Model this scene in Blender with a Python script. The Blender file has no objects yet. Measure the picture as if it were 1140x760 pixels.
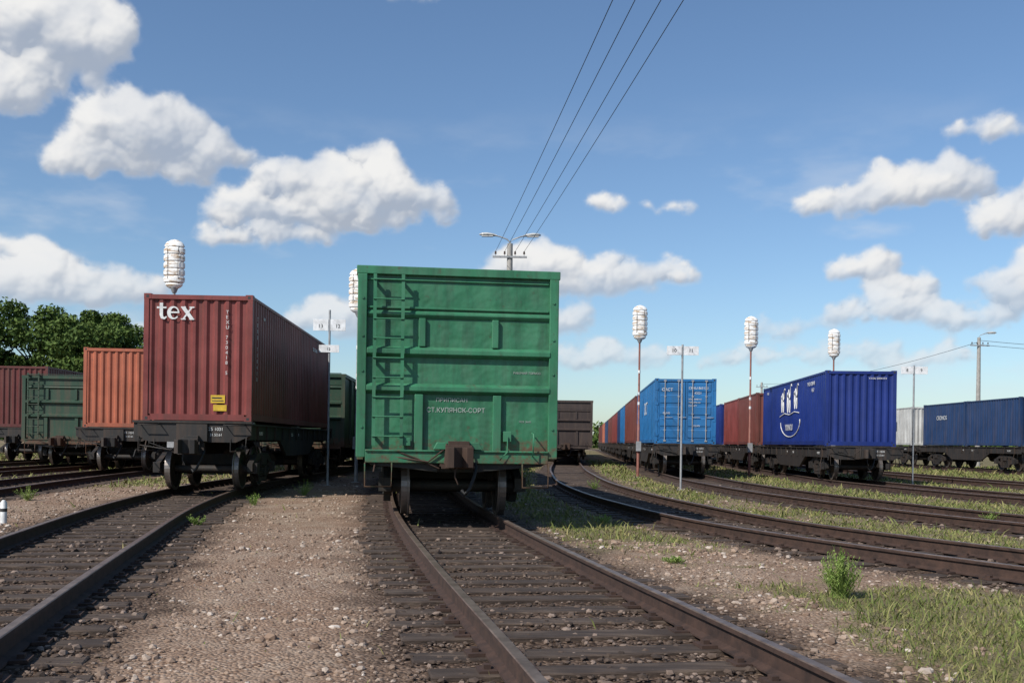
import bpy, math, random
import numpy as np
from mathutils import Vector, Matrix
random.seed(7); rng=np.random.default_rng(7)
S=bpy.context.scene; COL=S.collection
S.view_settings.view_transform='Standard'; S.view_settings.look='None'; S.view_settings.exposure=0
rad=math.radians
# ------------------------------------------------------------------ materials
def newmat(name):
    m=bpy.data.materials.new(name); m.use_nodes=True
    nt=m.node_tree; b=nt.nodes['Principled BSDF']; return m,nt,b
def N(nt,t,**k):
    n=nt.nodes.new(t)
    for a,v in k.items(): setattr(n,a,v)
    return n
def ramp(nt,src,stops):
    r=N(nt,'ShaderNodeValToRGB'); e=r.color_ramp.elements
    while len(e)<len(stops): e.new(0.5)
    for i,(p,c) in enumerate(stops):
        e[i].position=p; e[i].color=(c,c,c,1) if isinstance(c,(int,float)) else (*c,1)
    nt.links.new(src,r.inputs[0]); return r.outputs[0]
def mixc(nt,fac,a,b,mode='MIX'):
    m=N(nt,'ShaderNodeMix',data_type='RGBA',blend_type=mode)
    for idx,v in ((0,fac),(6,a),(7,b)):
        if isinstance(v,(int,float)): m.inputs[idx].default_value=v
        elif isinstance(v,tuple): m.inputs[idx].default_value=(*v,1)
        else: nt.links.new(v,m.inputs[idx])
    return m.outputs[2]
def math_(nt,op,a,b=None,c=None,clamp=False):
    m=N(nt,'ShaderNodeMath',operation=op,use_clamp=clamp)
    for i,v in enumerate((a,b,c)):
        if v is None: continue
        if isinstance(v,(int,float)): m.inputs[i].default_value=v
        else: nt.links.new(v,m.inputs[i])
    return m.outputs[0]
def noise(nt,vec,scale,detail=5,rough=.6,mapscale=None,loc=None):
    if mapscale or loc:
        mp=N(nt,'ShaderNodeMapping')
        if mapscale: mp.inputs['Scale'].default_value=mapscale
        if loc: mp.inputs['Location'].default_value=loc
        nt.links.new(vec,mp.inputs[0]); vec=mp.outputs[0]
    n=N(nt,'ShaderNodeTexNoise'); n.inputs['Scale'].default_value=scale
    n.inputs['Detail'].default_value=detail; n.inputs['Roughness'].default_value=rough
    nt.links.new(vec,n.inputs['Vector']); return n.outputs[0]
def bump(nt,b,h,strength,dist):
    bp=N(nt,'ShaderNodeBump'); bp.inputs['Strength'].default_value=strength; bp.inputs['Distance'].default_value=dist
    nt.links.new(h,bp.inputs['Height']); nt.links.new(bp.outputs[0],b.inputs['Normal'])
def paint(name,col,dirt=(.10,.07,.05),amt=.35,rough=.5,rust_z=None,fade=.12,dent=.0,seed=0,dust=None):
    m,nt,b=newmat(name); tc=N(nt,'ShaderNodeTexCoord').outputs['Object']
    lo=(seed*3.1,seed*1.7,seed*.9)
    n1=noise(nt,tc,.9,5,.62,loc=lo)
    base=mixc(nt,ramp(nt,n1,[(.3,0.0),(.7,1.0)]),tuple(c*.78 for c in col),tuple(min(1,c*(1+fade)+fade*.06) for c in col))
    st=noise(nt,tc,1.0,5,.65,mapscale=(5,5,.45),loc=lo)
    base=mixc(nt,ramp(nt,st,[(.46,0.0),(.74,amt)]),base,dirt)
    sp=noise(nt,tc,9,5,.7,loc=lo)
    base=mixc(nt,ramp(nt,sp,[(.58,0.0),(.74,amt*.9)]),base,tuple(c*1.1 for c in dirt))
    if dust:
        du=noise(nt,tc,2.3,6,.7,mapscale=(1.6,1.6,.8),loc=(7,3,2))
        base=mixc(nt,ramp(nt,du,[(.45,0.0),(.70,.38)]),base,dust)
    if rust_z:
        z=N(nt,'ShaderNodeSeparateXYZ'); nt.links.new(tc,z.inputs[0])
        g=math_(nt,'SUBTRACT',rust_z,z.outputs[2]); g=math_(nt,'MULTIPLY',g,.8,clamp=True)
        gx_=math_(nt,'MULTIPLY',math_(nt,'SUBTRACT',z.outputs[0],.5),.55,clamp=True)
        g=math_(nt,'MULTIPLY',math_(nt,'ADD',.70,gx_),g)
        f=math_(nt,'ADD',math_(nt,'MULTIPLY',sp,.9),g)
        base=mixc(nt,ramp(nt,f,[(.56,0.0),(.76,.9)]),base,(.12,.06,.038))
    nt.links.new(base,b.inputs['Base Color'])
    b.inputs['Roughness'].default_value=rough
    b.inputs['Specular IOR Level'].default_value=.35
    if dent: bump(nt,b,noise(nt,tc,1.7,3,.5,loc=lo),1.0,dent)
    return m
def flat(name,col,rough=.6,metal=0):
    m,nt,b=newmat(name); tc=N(nt,'ShaderNodeTexCoord').outputs['Object']
    n=noise(nt,tc,6,4,.65)
    nt.links.new(mixc(nt,ramp(nt,n,[(.35,0.0),(.7,1.0)]),tuple(c*.72 for c in col),tuple(min(1,c*1.1) for c in col)),b.inputs['Base Color'])
    b.inputs['Roughness'].default_value=rough; b.inputs['Metallic'].default_value=metal
    return m
M={}
M['green']=paint('green_paint',(.024,.140,.066),dirt=(.03,.06,.038),amt=.75,rough=.42,rust_z=1.42,dent=.08,fade=.40,dust=(.09,.17,.11))
M['green_trim']=paint('green_trim_paint',(.026,.155,.074),dirt=(.03,.06,.038),amt=.7,rough=.45,rust_z=1.20,fade=.35,dust=(.09,.17,.11))
M['tex']=paint('oxide_red_paint',(.185,.036,.031),dirt=(.09,.04,.032),amt=.75,rough=.55,fade=.3,seed=1)
M['orange']=paint('orange_paint',(.40,.115,.062),amt=.5,seed=2)
M['maroon']=paint('maroon_paint',(.11,.024,.022),amt=.45,seed=3)
M['brown']=paint('brown_red_paint',(.15,.043,.034),amt=.5,seed=4)
M['ltblue']=paint('light_blue_paint',(.016,.14,.35),dirt=(.05,.09,.14),amt=.5,seed=5)
M['dkblue']=paint('dark_blue_paint',(.008,.026,.17),dirt=(.02,.03,.08),amt=.5,seed=6)
M['navy']=paint('navy_paint',(.012,.038,.11),amt=.4,seed=7)
M['whitec']=paint('white_container_paint',(.5,.5,.48),amt=.5,seed=8)
M['gond_dark']=paint('dark_brown_paint',(.045,.032,.028),amt=.6,seed=10)
M['gond_green']=paint('dull_green_paint',(.026,.062,.038),amt=.7,rust_z=1.4,seed=11)
M['black']=paint('black_underframe',(.022,.020,.019),dirt=(.09,.055,.035),amt=.6,rough=.65,seed=12)
M['undergreen']=paint('dark_underframe',(.020,.022,.019),dirt=(.065,.043,.03),amt=.7,rough=.65,seed=13)
M['rust']=paint('rusty_iron',(.060,.034,.023),dirt=(.02,.014,.010),amt=.8,rough=.8,seed=14)
M['steel']=flat('worn_steel',(.24,.21,.19),.4,.7)
M['white']=flat('white_paint',(.74,.74,.72),.5)
M['faded']=flat('faded_white_stencil',(.42,.48,.43),.6)
M['sign']=flat('sign_white',(.8,.8,.8),.5)
M['ink']=flat('black_ink',(.03,.03,.03),.6)
M['yellow']=flat('yellow_label',(.65,.42,.03),.5)
M['galv']=flat('grey_pole_paint',(.32,.33,.34),.55)
M['redpole']=flat('red_brown_pole_paint',(.24,.09,.065),.6)
M['concrete']=flat('concrete',(.36,.34,.31),.85)
M['wire']=flat('dark_wire',(.03,.03,.035),.6)
M['rubber']=flat('rubber_hose',(.015,.015,.015),.7)
M['lampglass']=flat('lamp_glass',(.55,.56,.55),.2)
# ------------------------------------------------------------------ mesh builder
class MB:
    def __init__(s): s.v=[]; s.f=[]; s.m=[]; s.s=[]; s.mats=[]
    def mi(s,m):
        m=M[m] if isinstance(m,str) else m
        if m not in s.mats: s.mats.append(m)
        return s.mats.index(m)
    def add(s,vs,fs,m,smooth=False):
        o=len(s.v); i=s.mi(m); s.v+= [tuple(v) for v in vs]
        for f in fs: s.f.append(tuple(o+k for k in f)); s.m.append(i); s.s.append(smooth)
    def box(s,x0,x1,y0,y1,z0,z1,m):
        s.add([(x0,y0,z0),(x1,y0,z0),(x1,y1,z0),(x0,y1,z0),(x0,y0,z1),(x1,y0,z1),(x1,y1,z1),(x0,y1,z1)],
              [(0,3,2,1),(4,5,6,7),(0,1,5,4),(1,2,6,5),(2,3,7,6),(3,0,4,7)],m)
    def prism(s,poly,axis,a0,a1,m):
        n=len(poly); vs=[]
        for a in (a0,a1):
            for (p,q) in poly:
                vs.append({'x':(a,p,q),'y':(p,a,q),'z':(p,q,a)}[axis])
        fs=[tuple(range(n)),tuple(range(2*n-1,n-1,-1))]+[(i,i+n,(i+1)%n+n,(i+1)%n) for i in range(n)]
        s.add(vs,fs,m)
    def strip(s,pts,ws,y,m):   # flat painted stroke in the XZ plane
        if isinstance(ws,(int,float)): ws=[ws]*len(pts)
        V=[]
        for i,(a,b_) in enumerate(pts):
            p=pts[max(i-1,0)]; q=pts[min(i+1,len(pts)-1)]; dx,dz=q[0]-p[0],q[1]-p[1]; l=math.hypot(dx,dz) or 1
            nx,nz=-dz/l*ws[i]/2,dx/l*ws[i]/2; V+=[(a+nx,y,b_+nz),(a-nx,y,b_-nz)]
        s.add(V,[(2*i,2*i+1,2*i+3,2*i+2) for i in range(len(pts)-1)],m)
    def tube(s,pts,rs,m,n=10,caps=True):
        pts=[Vector(p) for p in pts]
        if isinstance(rs,(int,float)): rs=[rs]*len(pts)
        o=[];
        for i,p in enumerate(pts):
            t=(pts[min(i+1,len(pts)-1)]-pts[max(i-1,0)]).normalized()
            a=Vector((0,0,1)) if abs(t.z)<.9 else Vector((1,0,0))
            u=t.cross(a).normalized(); w=t.cross(u)
            for k in range(n):
                g=2*math.pi*k/n; o.append(p+(u*math.cos(g)+w*math.sin(g))*rs[i])
        fs=[]
        for i in range(len(pts)-1):
            for k in range(n): fs.append((i*n+k,i*n+(k+1)%n,(i+1)*n+(k+1)%n,(i+1)*n+k))
        s.add(o,fs,m,True)
        if caps:
            s.add(o[:n],[tuple(range(n))],m); s.add(o[-n:],[tuple(range(n))],m)
    def corr(s,origin,u,nrm,L,z0,z1,m,depth=.036,period=.278):
        O=Vector(origin);u=Vector(u);nn=Vector(nrm); k=max(1,round(L/period)); p=L/k; pr=[]
        for i in range(k):
            b=i*p; pr+=[(b,0),(b+p*.25,0),(b+p*.5,depth),(b+p*.75,depth)]
        pr.append((L,0)); vs=[]
        for (a,d) in pr:
            q=O+u*a-nn*d; vs.append((q.x,q.y,z0)); vs.append((q.x,q.y,z1))
        s.add(vs,[(2*i,2*i+2,2*i+3,2*i+1) for i in range(len(pr)-1)],m)
    def obj(s,name,parent=None,bevel=0):
        me=bpy.data.meshes.new(name); me.from_pydata(s.v,[],s.f)
        for m in s.mats: me.materials.append(m)
        me.polygons.foreach_set('material_index',s.m); me.polygons.foreach_set('use_smooth',s.s)
        me.update(); o=bpy.data.objects.new(name,me); COL.objects.link(o)
        if parent: o.parent=parent
        if bevel:
            b=o.modifiers.new('bevel','BEVEL'); b.width=bevel; b.segments=2; b.limit_method='ANGLE'; b.angle_limit=rad(50)
        return o
def mesh_np(name,V,F,mats,parent=None,smooth=False,attrs=None,facemat=None):
    V=np.asarray(V,dtype=np.float32); F=np.asarray(F,dtype=np.int32)
    me=bpy.data.meshes.new(name); me.vertices.add(len(V)); me.vertices.foreach_set('co',V.ravel())
    me.loops.add(F.size); me.loops.foreach_set('vertex_index',F.ravel())
    me.polygons.add(len(F)); me.polygons.foreach_set('loop_start',np.arange(0,F.size,F.shape[1],dtype=np.int32))
    for m in mats: me.materials.append(m)
    if facemat is not None: me.polygons.foreach_set('material_index',np.asarray(facemat,dtype=np.int32))
    me.polygons.foreach_set('use_smooth',np.full(len(F),smooth,dtype=bool))
    me.update(calc_edges=True)
    for k,a in (attrs or {}).items():
        at=me.attributes.new(k,'FLOAT','POINT'); at.data.foreach_set('value',np.asarray(a,dtype=np.float32))
    o=bpy.data.objects.new(name,me); COL.objects.link(o)
    if parent: o.parent=parent
    return o
def empty(name,loc=(0,0,0),rz=0):
    e=bpy.data.objects.new(name,None); COL.objects.link(e); e.location=loc; e.rotation_euler=(0,0,rz); e.empty_display_size=.3
    return e
def text(parent,body,size,loc,rot,mat,name='lettering',off=0,align='LEFT',sx=1):
    c=bpy.data.curves.new(name,'FONT'); c.body=body; c.size=size; c.extrude=.0015; c.offset=off; c.align_x=align
    c.materials.append(M[mat]); o=bpy.data.objects.new(name,c); COL.objects.link(o); o.parent=parent
    o.location=loc; o.rotation_euler=rot; o.scale=(sx,1,1); return o
FRONT=(rad(90),0,0); LEFT=(rad(90),0,rad(-90)); RIGHT=(rad(90),0,rad(90))
# ------------------------------------------------------------------ track paths  X = f(Y), metres
PATHS={
 't1':[(-20,2.6),(0,-2.42),(5.6,-3.80),(11,-5.02),(18,-6.47),(24,-7.32),(36,-7.7),(45,-8.05),(70,-9.2),(110,-10.5),(200,-13)],
 't2':[(-20,4.2),(0,1.85),(5.1,.96),(10,.03),(15.6,-.94),(21,-1.72),(30,-2.75),(45,-3.7),(70,-4.4),(110,-5.4),(200,-8)],
 't0':[(-20,-3.5),(0,-7.2),(5,-8.3),(12,-10.1),(22.3,-12.2),(35,-13.85),(50,-14.8),(100,-17),(200,-20)],
 'tm1':[(-20,-8.5),(0,-12),(10,-14.2),(20,-16.0),(30,-17.3),(40,-18.1),(60,-19.2),(110,-21.5),(200,-24)],
 'tm2':[(-20,-13),(0,-16.8),(12,-19.2),(25,-21.3),(46,-22.9),(70,-24),(110,-26),(200,-28)],
 't3':[(-20,29),(-8,19),(0,12.8),(4,9.9),(7.5,7.75),(11,5.75),(15,4.05),(21,2.9),(28,2.35),(40,2.4),(60,3.3),(90,4.7),(200,10)],
 't4':[(-20,36),(0,18.8),(5,15.2),(12,11.0),(17,8.9),(24,7.4),(32,6.8),(40,6.95),(52,7.75),(100,11.1),(200,18)],
 't5':[(-20,45),(0,26),(8,20.3),(15,16.7),(25,13.4),(35,12.25),(45,12.95),(59,14.1),(104,17.8),(200,25)],
 't5b':[(-20,52),(0,34),(12,26),(25,20.5),(35,18.3),(48,18.0),(70,19.6),(100,22),(200,30)],
 't6':[(-20,62),(0,43),(20,32.5),(40,28.6),(55,28),(75,28.3),(110,30.5),(200,38)],
}
def hermite(key,y):
    P=PATHS[key]; ys=np.array([p[0] for p in P],float); xs=np.array([p[1] for p in P],float)
    sl=np.gradient(xs,ys); y=np.asarray(y,float)
    i=np.clip(np.searchsorted(ys,y)-1,0,len(ys)-2); h=ys[i+1]-ys[i]; t=np.clip((y-ys[i])/h,0,1)
    a=2*t**3-3*t**2+1;b=t**3-2*t**2+t;c=-2*t**3+3*t**2;d=t**3-t**2
    return a*xs[i]+b*h*sl[i]+c*xs[i+1]+d*h*sl[i+1]
DY=np.linspace(-20,200,2201)
DX={k:hermite(k,DY) for k in PATHS}
DS={k:np.gradient(DX[k],DY) for k in PATHS}
def X(k,y): return np.interp(y,DY,DX[k])
def SL(k,y): return np.interp(y,DY,DS[k])
def trackdist(x,y):
    d=np.full(np.shape(x),1e3)
    for k in PATHS: d=np.minimum(d,np.abs(x-X(k,y))/np.sqrt(1+SL(k,y)**2))
    return np.where(y>200,50,d)
def vn(x,y,seed=0):
    xi=np.floor(x).astype(np.int64); yi=np.floor(y).astype(np.int64); fx=x-xi; fy=y-yi
    fx=fx*fx*(3-2*fx); fy=fy*fy*(3-2*fy)
    def h(a,b):
        n=(a*374761393+b*668265263+seed*974711)&0x7fffffff
        n=((n^(n>>13))*1274126177)&0x7fffffff
        return ((n^(n>>16))&0xffff)/65535.
    return (h(xi,yi)*(1-fx)+h(xi+1,yi)*fx)*(1-fy)+(h(xi,yi+1)*(1-fx)+h(xi+1,yi+1)*fx)*fy
def fbm(x,y,seed=0,o=4):
    r=0;a=.5;t=0
    for i in range(o): r=r+a*vn(x*2**i+i*17.3,y*2**i-i*9.1,seed+i); t+=a; a*=.55
    return r/t
def sstep(a,b,v):
    t=np.clip((v-a)/(b-a),0,1); return t*t*(3-2*t)
def grassmask(x,y):
    yy=np.clip(y,-20,200); d=trackdist(x,yy)
    w=np.full(np.shape(x),.74)
    x1=X('t1',yy);x2=X('t2',yy);x3=X('t3',yy);x4=X('t4',yy);x0=X('t0',yy)
    w=np.where((x>x3)&(x<x4),.70,w)
    c=np.where(x<x3,.36+.36*sstep(10,16,y),w)
    c=np.where((x<x3)&(y<10.5),.36+.31*sstep(1.9,3.0,x)*(1-sstep(9,10.5,y)),c)
    w=np.where((x>x2)&(x<x3),c,w)
    w=np.where((x<=x2)&(x>x1),.08+.30*sstep(20,34,y),w)
    w=np.where((x<=x1)&(x>x0),.30+.3*sstep(20,34,y),w)
    w=np.where(x<=x0,.62,w)
    n=fbm(x*.55,y*.40,3)*.55+fbm(x*3.1,y*3.1,9,3)*.45
    g=sstep(-.08,.20,n-(1-w))
    return g*sstep(1.2,1.9,d)
# ------------------------------------------------------------------ ground
gx=np.concatenate([-9-np.geomspace(.3,4000,70)[::-1],np.arange(-9,9.01,.14),9+np.geomspace(.3,4000,80)])
gy=np.concatenate([0-np.geomspace(.4,2500,24)[::-1],np.arange(0,18,.14),np.arange(18.15,60,.33),60+np.geomspace(.4,5000,60)])
GX,GY=np.meshgrid(gx,gy)
fx=GX.ravel(); fy=GY.ravel(); yc=np.clip(fy,-20,200)
td=trackdist(fx,yc); gm=grassmask(fx,fy)
def groundz(x,y):
    d=trackdist(x,np.clip(y,-20,200))
    near=np.where((np.abs(x)<150)&(y<250),1,0)
    return -.175+near*((fbm(x*1.1,y*1.1,21)-.5)*.08*sstep(1.2,2.0,d)+(fbm(x*5,y*5,31,2)-.5)*.030) - .020*(1-sstep(1.2,1.7,d))
fz=groundz(fx,fy)
nx=len(gx);ny=len(gy); I=np.arange(nx*ny).reshape(ny,nx)
F=np.stack([I[:-1,:-1],I[:-1,1:],I[1:,1:],I[1:,:-1]],-1).reshape(-1,4)
tm=(1-sstep(1.15,1.85,td+ (fbm(fx*2,fy*2,5)-.5)*.9))
m,nt,b=newmat('gravel_ground'); tc=N(nt,'ShaderNodeTexCoord').outputs['Object']
def vor(scale):
    v=N(nt,'ShaderNodeTexVoronoi'); v.inputs['Scale'].default_value=scale; nt.links.new(tc,v.inputs['Vector']); return v
v1=vor(38); v2=vor(85)
sx=N(nt,'ShaderNodeSeparateColor'); nt.links.new(v1.outputs['Color'],sx.inputs[0])
sy=N(nt,'ShaderNodeSeparateColor'); nt.links.new(v2.outputs['Color'],sy.inputs[0])
g1=ramp(nt,sx.outputs[0],[(0,(.13,.082,.056)),(.45,(.27,.180,.125)),(.8,(.36,.265,.19)),(1,(.50,.41,.33))])
g2=ramp(nt,sy.outputs[0],[(0,(.16,.105,.072)),(.6,(.31,.215,.152)),(1,(.45,.35,.27))])
n1=noise(nt,tc,.7,5,.6); n2=noise(nt,tc,4,5,.65)
gr=mixc(nt,ramp(nt,n2,[(.42,0.0),(.58,1.0)]),g1,g2)
gr=mixc(nt,ramp(nt,n1,[(.38,.0),(.62,.6)]),gr,(.22,.135,.088))
gr=mixc(nt,ramp(nt,noise(nt,tc,1.9,5,.6,loc=(5,9,0)),[(.50,.0),(.68,.55)]),gr,(.36,.285,.215))
dk=ramp(nt,sx.outputs[1],[(0,(.032,.021,.015)),(.6,(.088,.058,.041)),(1,(.19,.135,.10))])
at=N(nt,'ShaderNodeAttribute',attribute_name='track'); ag=N(nt,'ShaderNodeAttribute',attribute_name='grass')
c=mixc(nt,at.outputs['Fac'],gr,dk)
gcol=mixc(nt,n2,(.07,.08,.026),(.15,.15,.055))
gf=math_(nt,'MULTIPLY',ag.outputs['Fac'],math_(nt,'ADD',math_(nt,'MULTIPLY',n2,1.1),.1),clamp=True)
c=mixc(nt,gf,c,gcol)
nt.links.new(c,b.inputs['Base Color']); b.inputs['Roughness'].default_value=.95; b.inputs['Specular IOR Level'].default_value=.12
hh=math_(nt,'ADD',math_(nt,'MULTIPLY',v1.outputs['Distance'],-1.0),math_(nt,'MULTIPLY',n2,.8))
bump(nt,b,hh,.8,.022)
mesh_np('ground',np.stack([fx,fy,fz],-1),F,[m],smooth=True,attrs={'track':tm,'grass':gm})
# ------------------------------------------------------------------ railway tracks
mwood,nt,b=newmat('sleeper_wood'); tc=N(nt,'ShaderNodeTexCoord').outputs['Object']
w=noise(nt,tc,1,6,.7,mapscale=(1.5,22,22)); w2=noise(nt,tc,2.2,5,.6)
c=ramp(nt,w,[(.3,(.020,.013,.009)),(.5,(.070,.047,.033)),(.72,(.17,.125,.09))])
c=mixc(nt,ramp(nt,w2,[(.4,0.0),(.65,.75)]),c,(.030,.019,.013))
nt.links.new(c,b.inputs['Base Color']); b.inputs['Roughness'].default_value=.85; bump(nt,b,w,.9,.02)
mrail,nt,b=newmat('rail_rust'); tc=N(nt,'ShaderNodeTexCoord').outputs['Object']
w=noise(nt,tc,7,5,.7); nt.links.new(ramp(nt,w,[(.3,(.022,.012,.009)),(.7,(.070,.037,.025))]),b.inputs['Base Color']); b.inputs['Roughness'].default_value=.85
mtop,nt,b=newmat('rail_running_surface'); tc=N(nt,'ShaderNodeTexCoord').outputs['Object']
w=noise(nt,tc,5,5,.7); nt.links.new(ramp(nt,w,[(.3,(.10,.062,.042)),(.7,(.25,.185,.145))]),b.inputs['Base Color']); b.inputs['Roughness'].default_value=.45; b.inputs['Metallic'].default_value=.45
PROF=[(-.066,-.168),(-.066,-.155),(-.012,-.135),(-.010,-.045),(-.037,-.035),(-.037,-.006),(-.030,0),(.030,0),(.037,-.006),(.037,-.035),(.010,-.045),(.012,-.135),(.066,-.155),(.066,-.168)]
SM=[0]*13; SM[6]=1; SM[5]=1; SM[7]=1
for k in PATHS:
    par=empty('railway_track')
    ys=np.concatenate([np.arange(-19,40,.5),np.arange(40,200,2.)])
    xc=X(k,ys); sl=SL(k,ys); nn=np.sqrt(1+sl**2); px=1/nn; py=-sl/nn
    for side in (-1,1):
        V=[];P=len(PROF)
        for i in range(len(ys)):
            for (a,z) in PROF:
                o=side*.797+a; V.append((xc[i]+px[i]*o,ys[i]+py[i]*o,z))
        F=[];fm=[]
        for i in range(len(ys)-1):
            for j in range(P-1):
                F.append((i*P+j,i*P+j+1,(i+1)*P+j+1,(i+1)*P+j)); fm.append(SM[j])
        mesh_np('rail',V,F,[mrail,mtop],par,facemat=fm)
    sb=MB(); hb=MB(); y=-18.
    while y<195:
        s=SL(k,y)+random.uniform(-.04,.04); c0=1/math.sqrt(1+s*s); ux,uy=c0,-s*c0; vx,vy=s*c0,c0
        x=float(X(k,y))+random.uniform(-.06,.06); L=1.36+random.uniform(-.08,.05); hw=.125+random.uniform(-.02,.012)
        zt=-.164+random.uniform(-.012,.003)
        def pt(a,bb,z): return (x+ux*a+vx*bb,y+uy*a+vy*bb,z)
        e1=random.uniform(-.03,.03)
        sb.add([pt(-L,-hw+e1*.4,-.35),pt(L,-hw,-.35),pt(L,hw,-.35),pt(-L,hw,-.35),pt(-L,-hw+e1*.4,zt-.008),pt(L,-hw,zt-.008),pt(L,hw,zt-.008),pt(-L,hw,zt-.008),
                pt(-L+.01,-hw+.015,zt),pt(L-.01,-hw+.015,zt),pt(L-.01,hw-.015,zt),pt(-L+.01,hw-.015,zt)],
               [(0,1,5,4),(1,2,6,5),(2,3,7,6),(3,0,4,7),(4,5,9,8),(5,6,10,9),(6,7,11,10),(7,4,8,11),(8,9,10,11)],mwood)
        if y<32 and y>2:
            for sd in (-1,1):
                x_=float(X(k,y)); 
                for q in (-1,1):
                    a=sd*.797+q*.125
                    def p2(da,db,z): return (x_+ux*(a+da)+vx*db,y+uy*(a+da)+vy*db,z)
                    for (w1,w2_,z0,z1) in ((.055,.08,-.17,-.148),(.022,.03,-.15,-.122)):
                        hb.add([p2(-w1,-w2_,z0),p2(w1,-w2_,z0),p2(w1,w2_,z0),p2(-w1,w2_,z0),p2(-w1,-w2_,z1),p2(w1,-w2_,z1),p2(w1,w2_,z1),p2(-w1,w2_,z1)],
                           [(4,5,6,7),(0,1,5,4),(1,2,6,5),(2,3,7,6),(3,0,4,7)],mrail)
        y+=.54*c0+random.uniform(-.04,.04)
    sb.obj('sleepers',par); hb.obj('rail_fasteners',par)
# ------------------------------------------------------------------ loose stones
phi=(1+5**.5)/2
ico=np.array([(-1,phi,0),(1,phi,0),(-1,-phi,0),(1,-phi,0),(0,-1,phi),(0,1,phi),(0,-1,-phi),(0,1,-phi),(phi,0,-1),(phi,0,1),(-phi,0,-1),(-phi,0,1)],float)/1.9
icf=np.array([(0,11,5),(0,5,1),(0,1,7),(0,7,10),(0,10,11),(1,5,9),(5,11,4),(11,10,2),(10,7,6),(7,1,8),(3,9,4),(3,4,2),(3,2,6),(3,6,8),(3,8,9),(4,9,5),(2,4,11),(6,2,10),(8,6,7),(9,8,1)])
def stones(n):
    y=3.0*np.exp(rng.random(n)*math.log(34/3.0)); x=(rng.random(n)*2-1)*(y*.62+1.5)
    td=trackdist(x,y); g=grassmask(x,y)
    cl=fbm(x*1.3,y*1.3,44)
    keep=(rng.random(n)<np.where(td<1.4,.50,np.clip((cl-.32)*3.0,.10,1)))&(g<.5+rng.random(n)*.4)
    for k in PATHS:
        d=np.abs(x-X(k,y))/np.sqrt(1+SL(k,y)**2); keep&=~((d>.70)&(d<.90))
    x=x[keep];y=y[keep];td=td[keep];n=len(x)
    r=.006+.009*rng.random(n)+.020*rng.random(n)**6+.020*rng.random(n)**50; r*=np.where(y>12,1.3,1)
    sc=np.stack([r*(.8+.7*rng.random(n)),r*(.8+.7*rng.random(n)),r*(.5+.5*rng.random(n))],-1)
    P=ico[None]*(1+.28*(rng.random((n,12,1))-.5))*sc[:,None,:]
    a=rng.random(n)*6.28; ca,sa=np.cos(a)[:,None],np.sin(a)[:,None]
    Q=np.stack([P[...,0]*ca-P[...,1]*sa,P[...,0]*sa+P[...,1]*ca,P[...,2]],-1)
    z=np.where(td<1.38,-.183,groundz(x,y))+sc[:,2]*.25
    Q+=np.stack([x,y,z],-1)[:,None,:]
    F=(icf[None]+12*np.arange(n)[:,None,None]).reshape(-1,3)
    tone=np.repeat(rng.random(n),12); tr=np.repeat((1-sstep(1.2,1.7,td)),12)
    return Q.reshape(-1,3),F,tone,tr
V,F,tone,tr=stones(78000)
m,nt,b=newmat('stone')
a1=N(nt,'ShaderNodeAttribute',attribute_name='tone').outputs['Fac']; a2=N(nt,'ShaderNodeAttribute',attribute_name='track').outputs['Fac']
c=ramp(nt,a1,[(0,(.11,.070,.048)),(.4,(.25,.170,.118)),(.75,(.33,.24,.175)),(.93,(.38,.31,.25)),(1,(.54,.47,.40))])
c2=ramp(nt,a1,[(0,(.032,.021,.015)),(.7,(.105,.072,.052)),(1,(.25,.185,.145))])
c=mixc(nt,a2,c,c2)
nt.links.new(c,b.inputs['Base Color']); b.inputs['Roughness'].default_value=.9
mesh_np('ballast_stones',V,F,[m],attrs={'tone':tone,'track':tr})
# ------------------------------------------------------------------ grass
def blades(n,ymax=75):
    y=4.0*np.exp(rng.random(n)*math.log(ymax/4.0)); x=(rng.random(n)*2-1)*(y*.62+2)
    g=grassmask(x,y); keep=rng.random(n)<(g**1.3*.95+.004); x=x[keep];y=y[keep]; g=g[keep]; n=len(x)
    z=groundz(x,y)-.01
    h=(.016+.045*rng.random(n)*(.35+.65*g)+.12*rng.random(n)**10)*(1+np.clip(y-12,0,60)*.020); w=(.0032+.003*rng.random(n))*(1+np.clip(y-6,0,70)*.15)
    a=rng.random(n)*6.28; dx=np.cos(a);dy=np.sin(a); la=rng.random(n)*6.28; ll=h*(.3+1.0*rng.random(n)); lx=np.cos(la)*ll; ly=np.sin(la)*ll
    p=np.stack([x,y,z],-1)
    A=p+np.stack([-dx*w,-dy*w,0*x],-1);B=p+np.stack([dx*w,dy*w,0*x],-1)
    C=p+np.stack([dx*w*.7+lx*.4,dy*w*.7+ly*.4,h*.6],-1);D=p+np.stack([-dx*w*.7+lx*.4,-dy*w*.7+ly*.4,h*.6],-1)
    E=p+np.stack([lx,ly,h],-1)
    V=np.stack([A,B,C,D,E],1).reshape(-1,3); o=5*np.arange(n)[:,None]
    F=np.concatenate([o+np.array([0,1,2]),o+np.array([0,2,3]),o+np.array([3,2,4])]); return V,F,np.repeat(rng.random(n),5)
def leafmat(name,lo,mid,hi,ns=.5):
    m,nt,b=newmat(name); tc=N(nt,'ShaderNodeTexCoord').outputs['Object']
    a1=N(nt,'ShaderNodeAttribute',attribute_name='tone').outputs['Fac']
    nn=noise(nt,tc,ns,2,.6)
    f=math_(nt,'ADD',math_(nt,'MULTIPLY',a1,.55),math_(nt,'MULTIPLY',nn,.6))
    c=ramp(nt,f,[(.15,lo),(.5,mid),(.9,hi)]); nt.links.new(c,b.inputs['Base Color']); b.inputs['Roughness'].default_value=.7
    b.inputs['Specular IOR Level'].default_value=.15
    return m
mgrass=leafmat('grass_blades',(.07,.10,.025),(.14,.165,.048),(.29,.25,.11),1.3)
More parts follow.
